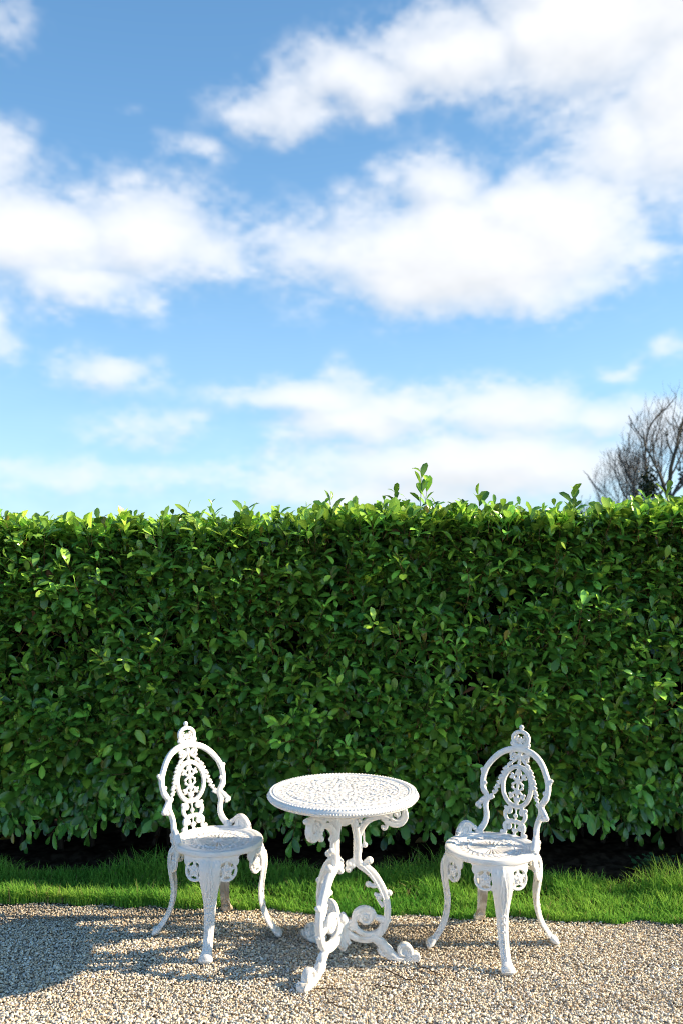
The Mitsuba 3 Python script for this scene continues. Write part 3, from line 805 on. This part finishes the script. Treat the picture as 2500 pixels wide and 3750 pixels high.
# ------------------------------------------------------------------ garden table
TC = (.006, 3.612)
TOP = .68
QS = .000455


def q(*pts):
    return [((a - 740) * QS, (1850 - b) * QS) for a, b in pts]


def leg_bar(uv, w, d=.013, n=30, k=10, power=.75, groove=0.0):
    p = spline(uv, n)
    return sweep(np.stack([p[:, 0], p[:, 0] * 0, p[:, 1]], 1), lerp_list(np.atleast_1d(w), n), lerp_list(np.atleast_1d(d), n), [0, 1, 0], k, power, groove)


def leg_ball(a, b, r, sq=(1, 1.1, 1), y=0.0):
    (u, v), = q((a, b))
    return ball([u, y, v], r, 2, sq)


def leg_spiral(c, r0, r1, a0, turns, w, d=.012, n=44):
    (cc_,) = q(c)
    return leg_bar(spiral2(cc_, r0 * QS, r1 * QS, a0, turns, n), w, d, n, 10, .8)


def leg_plate(pts, d):
    pl = slab(Polygon(q(*pts)).buffer(.004).buffer(-.002), -d, d)
    v = np.array(pl.vertices)
    return trimesh.Trimesh(np.stack([v[:, 0], -v[:, 2], v[:, 1]], 1), pl.faces, process=False)


def table_leg():
    main = [leg_bar(q((820, 590), (838, 640), (862, 730), (868, 830), (866, 920), (872, 985), (925, 1030), (995, 1085), (1055, 1165), (1105, 1260), (1132, 1370), (1128, 1480), (1100, 1560), (1055, 1612)),
                    [.018, .0165, .0165, .0170, .0165, .0175, .0185, .0180, .0165, .0155, .0145, .0140, .0135, .015], [.016, .015, .015, .015, .015, .015, .015, .014], 90, 14, .7, .10)]
    main += [leg_bar(q((915, 660), (925, 760), (925, 830)), [.004, .005, .004], .008, 10), leg_bar(q((885, 1000), (955, 1060), (1040, 1180), (1100, 1310)), [.004, .006, .006, .004], .0175, 26)]
    # berries and leaf curls that stand off the stem
    for a, b, r in ((935, 838, .0115), (975, 975, .0155), (952, 985, .012), (1055, 1138, .0105), (965, 1182, .0125), (1150, 1262, .0125), (1030, 1272, .008), (795, 1000, .0155), (790, 1045, .0150), (825, 1010, .015), (1145, 1500, .010)):
        main.append(leg_ball(a, b, r))
    main += [leg_bar(q((880, 990), (835, 985), (790, 1015)), [.015, .016, .012], .014, 12), leg_bar(q((890, 900), (905, 850), (935, 832)), [.008, .008, .006], .010, 10), leg_bar(q((930, 1030), (950, 1000), (980, 975)), [.010, .010, .008], .012, 10),
             leg_bar(q((1040, 1190), (1000, 1195), (965, 1170)), [.010, .009, .007], .011, 10), leg_bar(q((1080, 1290), (1045, 1280), (1022, 1262)), [.014, .010, .004], .011, 10), leg_bar(q((1095, 1370), (1060, 1330), (1032, 1290)), [.010, .007, .003], .011, 10),
             leg_bar(q((1110, 1270), (1135, 1275), (1152, 1258)), [.009, .008, .007], .011, 10), leg_bar(q((1040, 1180), (1055, 1160), (1062, 1130)), [.009, .007, .006], .010, 10)]
    # upper arm with its volute
    arm = [leg_bar(q((872, 760), (905, 690), (960, 630), (1040, 596), (1110, 592), (1150, 612)), [.016, .015, .0135, .0125, .0125, .010], .0125, 40, 12, .75, .08),
           leg_bar(q((1110, 640), (1165, 655), (1225, 668), (1280, 640), (1302, 585), (1290, 525), (1330, 490)), [.010, .012, .0120, .0115, .0110, .0105, .010], .0125, 44, 12, .75, .08),
           leg_spiral((1212, 575), 88, 18, -1.0 + math.pi, -1.55, [.0095, .0085, .009], .012, 60), leg_ball(1212, 575, .0115, (1, 1.2, 1)),
           leg_bar(q((1090, 610), (1125, 640), (1130, 680), (1108, 702), (1090, 690)), [.011, .010, .008, .008, .006], .011, 20), leg_ball(1094, 686, .0085),
           leg_bar(q((880, 640), (905, 590), (960, 555), (1040, 545), (1090, 560)), [.008, .010, .010, .009, .008], .011, 26), leg_bar(q((1080, 590), (1100, 550), (1160, 510), (1240, 490), (1335, 488)), [.010, .010, .008, .007, .008], .0115, 26), leg_ball(1338, 492, .011),
           leg_bar(q((960, 630), (985, 605), (1010, 590)), [.006, .005, .002], .010, 8), leg_bar(q((1020, 602), (1050, 580), (1075, 570)), [.006, .005, .002], .010, 8), leg_bar(q((800, 580), (840, 565), (880, 590), (890, 640)), [.012, .012, .010, .008], .014, 16)]
    # lower bracket of two volutes joining the leg to the hub
    low = [leg_bar(q((1060, 1612), (980, 1655), (890, 1652), (810, 1618), (765, 1560)), [.014, .014, .014, .014, .012], .0125, 36, 12, .75, .08),
           leg_bar(q((1100, 1500), (1065, 1480), (1030, 1480)), [.014, .014, .008], .0115, 12), leg_bar(q((1085, 1520), (1060, 1580), (985, 1612), (905, 1600), (850, 1545), (838, 1480), (862, 1415), (930, 1388), (995, 1410), (1020, 1460)), [.010, .010, .0105, .0105, .011, .0115, .012, .0115, .010, .009], .012, 70, 12, .75, .08),
           leg_spiral((938, 1468), 62, 12, .9, -1.4, [.0095, .0085, .007], .0115, 50), leg_ball(938, 1470, .0115), leg_plate([(880, 1420), (940, 1400), (1000, 1430), (1000, 1490), (950, 1515), (890, 1500), (860, 1470)], .0075),
           leg_spiral((822, 1540), 42, 10, 2.4, -1.3, [.009, .007], .0115, 36), leg_ball(822, 1542, .009), leg_bar(q((770, 1500), (765, 1560), (772, 1640), (800, 1690)), [.012, .012, .012, .008], .012, 16), leg_ball(1035, 1470, .012)]
    foot = [leg_bar(q((985, 1632), (1050, 1670), (1110, 1735), (1170, 1790), (1235, 1828), (1300, 1828), (1340, 1780), (1318, 1725), (1272, 1712), (1240, 1745), (1250, 1790), (1285, 1795)), [.016, .0185, .0195, .0190, .0165, .0135, .0120, .0110, .0105, .0095, .0085, .007], [.014, .014, .015, .016, .017, .0175, .018, .018, .018, .018, .018], 100, 12, .75, .08),
            leg_bar(q((1080, 1700), (1140, 1725), (1185, 1760)), [.008, .010, .003], .0135, 12), leg_bar(q((1010, 1650), (1070, 1660), (1130, 1705)), [.008, .010, .004], .0135, 12), leg_bar(q((1060, 1740), (1090, 1790), (1120, 1805)), [.012, .010, .003], .012, 10), leg_bar(q((1120, 1780), (1150, 1820), (1185, 1832)), [.012, .010, .003], .012, 10),
            leg_bar(q((1210, 1826), (1290, 1843), (1350, 1832), (1392, 1800), (1402, 1828), (1370, 1845)), [.010, .012, .012, .012, .011, .008], .018, 24)]
    foot.append(leg_plate([(1245, 1730), (1285, 1715), (1325, 1740), (1330, 1790), (1295, 1830), (1240, 1825), (1232, 1780)], .010))
    toe = trimesh.creation.cylinder(radius=.0165, height=.040, sections=32)
    toe.apply_transform(trimesh.transformations.rotation_matrix(math.pi / 2, [1, 0, 0]))
    (tu, tv_), = q((1378, 1818))
    toe.apply_translation([tu, 0, tv_ + .002])
    foot.append(toe)
    return join(main), join(arm), join(low), join(foot)


tl, ta, tlow, tfoot = table_leg()
TLP = [('', mikit.ply(tl, 'white_paint', smooth=40)), ('__arm', mikit.ply(ta, 'white_paint', smooth=40)), ('__scroll_bracket', mikit.ply(tlow, 'white_paint', smooth=40)), ('__foot', mikit.ply(tfoot, 'white_paint', smooth=40))]
TW = T().translate([TC[0], TC[1], 0])
TT = TW @ T().scale([.98, .98, 1])
for i, a in enumerate((3, 122.5, -121)):
    lk = 'garden_table__leg' + (f'_{i:03d}' if i else '')
    for suf, ply in TLP:
        put(lk + suf, ply, TW @ rot(a))
hub = lathe([(0, .045), (.012, .048), (.020, .065), (.016, .085), (.022, .110), (.018, .150), (.024, .168), (.014, .185), (.006, .195), (0, .198)], 36)
put('garden_table__hub', mikit.ply(hub, 'white_paint', smooth=35), TW)
boss = lathe([(0, .535), (.020, .540), (.040, .555), (.050, .575), (.062, .600), (.085, .640), (.110, .655), (.0, .656)], 48)
put('garden_table__boss', mikit.ply(boss, 'white_paint', smooth=35), TW)

# the pierced top
RT = .311
holes = []


def petal(r, a, l, w, tilt):
    n_ = 7
    l, w = l * 1.2, w * 1.55
    t_ = np.linspace(0, math.pi, n_)
    up_ = np.stack([-np.cos(t_) * l, np.sin(t_) * w * (1 - .35 * np.cos(t_))], 1)
    dn_ = np.stack([np.cos(t_) * l, -np.sin(t_) * w * .55], 1)
    return affinity.rotate(affinity.translate(affinity.rotate(Polygon(np.vstack([up_, dn_[1:-1]])), tilt, origin=(0, 0)), r, 0), a, origin=(0, 0))


for i in range(48):
    a = 360 / 48 * i
    holes += [petal(.258, a, .0125, .0042, 62 if i % 2 else -62), petal(.242, a + 3.75, .0080, .0036, 10)]
for j, r in enumerate(np.arange(.040, .230, .0185)):
    cnt = max(int(round(2 * math.pi * r / .0265 / 6)) * 6, 6)
    for i in range(cnt):
        a = 360 / cnt * (i + .5 * (j % 2))
        holes.append(petal(r + .002 * math.sin(i * 2.1 + j), a, .0106 + .0016 * math.sin(i * 1.7 + 2 * j), .0052, (58, -35, 12, -68, 80)[(i * 2 + j * 3) % 5]))
top_poly = Point(0, 0).buffer(.283, 96).difference(unary_union(holes).buffer(0))
top = slab(top_poly, TOP - .016, TOP - .002)
rel = [lathe([(.272, TOP - .003), (.275, TOP + .001), (.279, TOP + .001), (.282, TOP - .003)], 120), lathe([(.230, TOP - .003), (.232, TOP - .0002), (.235, TOP - .003)], 120), lathe([(0, TOP + .002), (.012, TOP + .001), (.022, TOP - .003)], 32)]
rr = np.random.default_rng(9)
for i in range(24):
    for (r, da, s_) in ((.213, 4, .0075), (.195, 10, .007), (.176, 1, .0075), (.157, 8, .007), (.137, 3, .007), (.117, 11, .0065), (.250, 7, .006), (.097, 5, .006), (.264, 2, .0045)):
        a_ = math.radians(15 * i + (da if i % 2 else -da))
        rel.append(ball([r * math.cos(a_), r * math.sin(a_), TOP - .0035], s_ * .8, 1, (1.3, .8, .5)))
    th_ = np.linspace(0, 4.2, 12)
    a_ = math.radians(15 * i)
    if i % 2 == 0:
        cx_, cy_ = .2 * math.cos(a_), .2 * math.sin(a_)
        rr_ = np.linspace(.022, .006, 12)
        rel.append(sweep(np.stack([cx_ + rr_ * np.cos(a_ + th_), cy_ + rr_ * np.sin(a_ + th_), th_ * 0 + TOP - .002], 1), .0032, .003, [0, 0, 1], 6))
        cx_, cy_ = .14 * math.cos(a_ + .13), .14 * math.sin(a_ + .13)
        rel.append(sweep(np.stack([cx_ + rr_ * np.cos(a_ - th_), cy_ + rr_ * np.sin(a_ - th_), th_ * 0 + TOP - .002], 1), .0032, .003, [0, 0, 1], 6))
put('garden_table__tabletop', mikit.ply(join([top] + rel), 'white_paint', smooth=35), TT)
rim = lathe([(.276, TOP - .011), (.281, TOP - .001), (.284, TOP + .001), (.290, TOP + .001), (.293, TOP - .001), (.296, TOP - .0005), (.305, TOP - .004), (.3105, TOP - .012), (.311, TOP - .020), (.307, TOP - .029), (.297, TOP - .034), (.286, TOP - .033), (.278, TOP - .024), (.276, TOP - .011)], 144)
put('garden_table__tabletop__rim', mikit.ply(rim, 'white_paint', smooth=38), TT)
bead = []
for i in range(132):
    a_ = 2 * math.pi * i / 132
    bead.append(ball([.3010 * math.cos(a_), .3010 * math.sin(a_), TOP - .003], .0052, 1, (1, 1, .8)))
for i in range(160):
    a_ = 2 * math.pi * i / 160
    bead.append(ball([.3095 * math.cos(a_), .3095 * math.sin(a_), TOP - .019], .0046, 1))
put('garden_table__tabletop__beading', mikit.ply(join(bead), 'white_paint', smooth=True), TT)
labels['garden_table__tabletop__beading'] = {'kind': 'stuff'}
labels['garden_table'] = {'label': 'white round pierced metal pedestal table on three scrolled legs between the two chairs', 'category': 'table'}

# ------------------------------------------------------------------ twigs on the gravel
TWIGS = [([(.30, 3.575), (.33, 3.53), (.375, 3.47), (.385, 3.41)], .0032, 'thin dark twig lying on the gravel just right of the table foot'),
         ([(.17, 3.52), (.22, 3.46), (.30, 3.40), (.36, 3.385)], .0030, 'slender brown twig on the gravel in front of the right table foot'),
         ([(-.06, 3.33), (-.04, 3.26), (.0, 3.22), (.03, 3.215)], .0032, 'bent dark twig on the gravel in front of the nearest table foot'),
         ([(.12, 3.385), (.16, 3.38), (.20, 3.365)], .0028, 'short twig on the gravel between the table and the front of the right chair'),
         ([(-.10, 3.36), (-.06, 3.365), (.0, 3.355)], .0026, 'short straight twig on the gravel beside the nearest table foot')]
rw = np.random.default_rng(17)
for ptw, r_, lab in TWIGS:
    p_ = spline([(a, b, .012 + rw.uniform(-.002, .006)) for a, b in ptw], 14)
    p_ += rw.normal(0, .0025, p_.shape)
    tv_, tf_ = tubes(p_[None], (np.linspace(1, .5, 14) * r_)[None], 6)
    s_ = p_[7] + np.linspace(0, 1, 5)[:, None] * np.array([rw.uniform(-.03, .04), rw.uniform(-.03, .03), .004])
    tv2, tf2 = tubes(s_[None], np.linspace(.0018, .001, 5)[None], 5)
    kx = obj('twig', (np.vstack([tv_, tv2]), np.vstack([tf_, tf2 + len(tv_)])), 'bark', True, color=np.tile([.075, .055, .04], (len(tv_) + len(tv2), 1)))
    tag(kx, lab, 'twig', 'twigs lying on the gravel')

# a low weed at the back edge of the grass
rwd = np.random.default_rng(4)
nb = 46
wx, wy = 1.62, 4.62
az = rwd.uniform(0, 2 * math.pi, nb)
bb = np.stack([wx + rwd.normal(0, .06, nb), wy + rwd.normal(0, .03, nb), rwd.uniform(.03, .085, nb)], 1)
v, f = leaf_arrays(bb, np.stack([np.cos(az), np.sin(az), rwd.uniform(.1, .9, nb)], 1), np.tile([0, -.3, 1.0], (nb, 1)), rwd.uniform(.02, .038, nb), rwd.uniform(.014, .022, nb), np.full(nb, .2), np.full(nb, .4))
obj('weed__leaves', (v.reshape(-1, 3), (f[None] + (np.arange(nb) * 15)[:, None, None]).reshape(-1, 3)), 'grass_blade', True, color=np.tile([.06, .16, .07], (nb * 15, 1)))
pth = np.stack([np.array([[wx, wy, .0]] * nb) + (bb - np.array([wx, wy, .0])) * s_ for s_ in (0.1, .5, 1.0)], 1)
tv_, tf_ = tubes(pth, np.full((nb, 3), .0012), 4)
obj('weed__stems', (tv_, tf_), 'grass_blade', True, color=np.tile([.08, .15, .06], (len(tv_), 1)))
tag('weed__leaves', kind='stuff'); tag('weed__stems', kind='stuff')
labels['weed'] = {'label': 'low leafy weed at the back of the grass, right of the right chair', 'category': 'plant'}


# ------------------------------------------------------------------ bare trees beyond the hedge
def bare_tree(key, root, trunks, levels, seed, label, crown, spread=.55, twig=(.16, .15, .15)):
    r = np.random.default_rng(seed)
    by = [[] for _ in range(levels + 1)]

    def grow(p, d, L, rad, lev):
        n_ = 6
        for attempt in range(7):
            pts_, dd = [p], d
            for i in range(n_):
                dd = dd + r.normal(0, .10, 3) + np.array([0, 0, .045])
                dd /= np.linalg.norm(dd)
                pts_.append(pts_[-1] + dd * L / n_)
            pts_ = np.array(pts_)
            if lev == 0 or (((pts_[-1] - crown[0]) / crown[1]) ** 2).sum() < r.uniform(.55, 1.25):
                break
            L *= .72                                            # the crown is rounded: shorter towards its outline
        if L < .12:
            return
        by[lev].append((pts_, np.linspace(rad, rad * .55, n_ + 1)))
        if lev == levels:
            return
        kids = (5, 5, 4, 4, 3, 3)[min(lev, 5)]
        for c in range(kids):
            s_ = r.uniform(.78 if lev == 0 else .3, 1.0) if c else 1.0
            i = min(int(s_ * n_), n_)
            a = r.uniform(0, 2 * math.pi)
            side = np.array([math.cos(a), math.sin(a), r.uniform(-.1, .35)])
            nd = dd * (1.0 if c == 0 else .75) + side * spread * (.45 if c == 0 else r.uniform(.7, 1.3))
            nd /= np.linalg.norm(nd)
            grow(pts_[i], nd, L * (r.uniform(.60, .85) if lev == 0 else r.uniform(.48, .74)), rad * (.66 if c == 0 else .46), lev + 1)

    for (dx, dy, tx, ty, L, rad) in trunks:
        d = np.array([tx, ty, 1.0]); d /= np.linalg.norm(d)
        grow(np.array([root[0] + dx, root[1] + dy, -.1]), d, L, rad, 0)
    for lev, items in enumerate(by):
        nm = ('trunk', 'limb')[lev] if lev < 2 else None
        vs, fs, off_ = [], [], 0
        P_ = np.array([a for a, _ in items]); Rr = np.array([b for _, b in items])
        if nm:
            for a, b in items:
                tv_, tf_ = tubes(a[None], b[None], 8)
                obj(f'{key}__{nm}', (tv_, tf_), 'bark', True, color=np.tile([.14, .125, .115], (len(tv_), 1)))
        else:
            by_[key].append(tubes(P_, np.maximum(Rr, .0032), 4 if lev < 4 else 3))
    vs, fs, off_ = [], [], 0
    for a, b in by_[key]:
        vs.append(a); fs.append(b + off_); off_ += len(a)
    obj(f'{key}__branches', (np.vstack(vs), np.vstack(fs)), 'bark', True, color=np.tile(twig, (off_, 1)))
    labels[f'{key}__branches'] = {'kind': 'stuff'}
    labels[key] = {'label': label, 'category': 'tree'}


from collections import defaultdict
by_ = defaultdict(list)
bare_tree('bare_tree', (11.12, 30, 0), [(-.2, 0, -.05, 0, 4.4, .09), (.35, .2, .02, 0, 4.9, .11), (3.4, .5, .02, .1, 4.6, .12)], 5, 12, 'tall leafless tree with twin trunks, rising beyond the right end of the hedge', (np.array([11.7, 30.2, 5.3]), np.array([2.1, 2.1, 2.95])), .60)
bare_tree('bare_tree_001', (10.05, 31, 0), [(0, 0, -.02, 0, 3.6, .05), (.3, .2, .0, 0, 4.0, .05), (-.3, .1, -.03, .05, 3.5, .045)], 5, 33, 'smaller twiggy leafless tree just left of the twin-trunked tree', (np.array([10.0, 31, 4.3]), np.array([1.15, 1.1, 2.0])), .6)


def clump(key, blobs, n_, size, seed, cols, bsdf='leaf_gloss'):
    r = np.random.default_rng(seed)
    P_ = []
    for (bx, by2, bz, rx, ry, rz) in blobs:
        k_ = max(int(n_ * rx * rz / sum(b[3] * b[5] for b in blobs)), 20)
        d = r.normal(size=(k_, 3)); d /= np.linalg.norm(d, axis=1, keepdims=True)
        rad = r.random(k_) ** .45 * (.65 + .7 * meshkit.noise(d * 2.5 + bx * 3, seed))
        P_.append(np.array([bx, by2, bz]) + d * rad[:, None] * np.array([rx, ry, rz]))
    P_ = np.vstack(P_)
    k_ = len(P_)
    v_, f_ = leaf_arrays(P_, r.normal(size=(k_, 3)), r.normal(size=(k_, 3)) + np.array([0, 0, .6]), r.uniform(.7, 1.3, k_) * size, r.uniform(.5, .8, k_) * size, np.full(k_, .3), np.full(k_, .5))
    c_ = np.array(cols)[r.integers(0, len(cols), k_)] * r.uniform(.7, 1.3, (k_, 1))
    kx = obj(key, (v_.reshape(-1, 3), (f_[None] + (np.arange(k_) * 15)[:, None, None]).reshape(-1, 3)), bsdf, True, color=np.repeat(c_, 15, axis=0))
    labels[kx] = {'kind': 'stuff'}


GREEN = [(.020, .038, .012), (.035, .055, .016), (.045, .052, .022)]
BROWN = [(.060, .048, .038), (.075, .055, .040), (.050, .045, .032)]
clump('bare_tree__ivy', [(10.55, 29.8, 4.4, .35, .35, .75), (12.25, 30.1, 4.9, .55, .5, .7), (11.5, 30.2, 3.2, .35, .35, .7)], 2600, .10, 5, GREEN)
clump('evergreen_bush__foliage', [(10.7, 29.0, 2.5, .75, .7, 1.35), (11.9, 29.3, 2.3, .9, .7, 1.3), (13.0, 29.6, 2.5, .9, .8, 1.4)], 7000, .11, 6, GREEN + BROWN)
tv_, tf_ = tubes(np.array([[[a, 29.2, -.1], [a + .05, 29.2, 1.2], [a, 29.2, 2.4]] for a in (10.7, 11.9, 13.0)]), np.tile([.07, .05, .02], (3, 1)), 6)
obj('evergreen_bush__stems', (tv_, tf_), 'bark', True, color=np.tile([.07, .055, .045], (len(tv_), 1)))
tag('evergreen_bush__stems', kind='stuff')
labels['evergreen_bush'] = {'label': 'dark evergreen bush at the foot of the bare trees beyond the hedge', 'category': 'bush'}
bare_tree('leafless_shrub', (9.0, 30.5, 0), [(-.5, 0, -.12, 0, 2.3, .035), (0, .2, 0, 0, 2.5, .04), (.5, -.1, .1, .1, 2.5, .04)], 4, 8, 'low brown leafless shrub just above the hedge, left of the bare trees', (np.array([9.0, 30.5, 2.9]), np.array([1.3, 1.0, 1.4])), .7, (.10, .075, .06))
labels['leafless_shrub']['category'] = 'shrub'
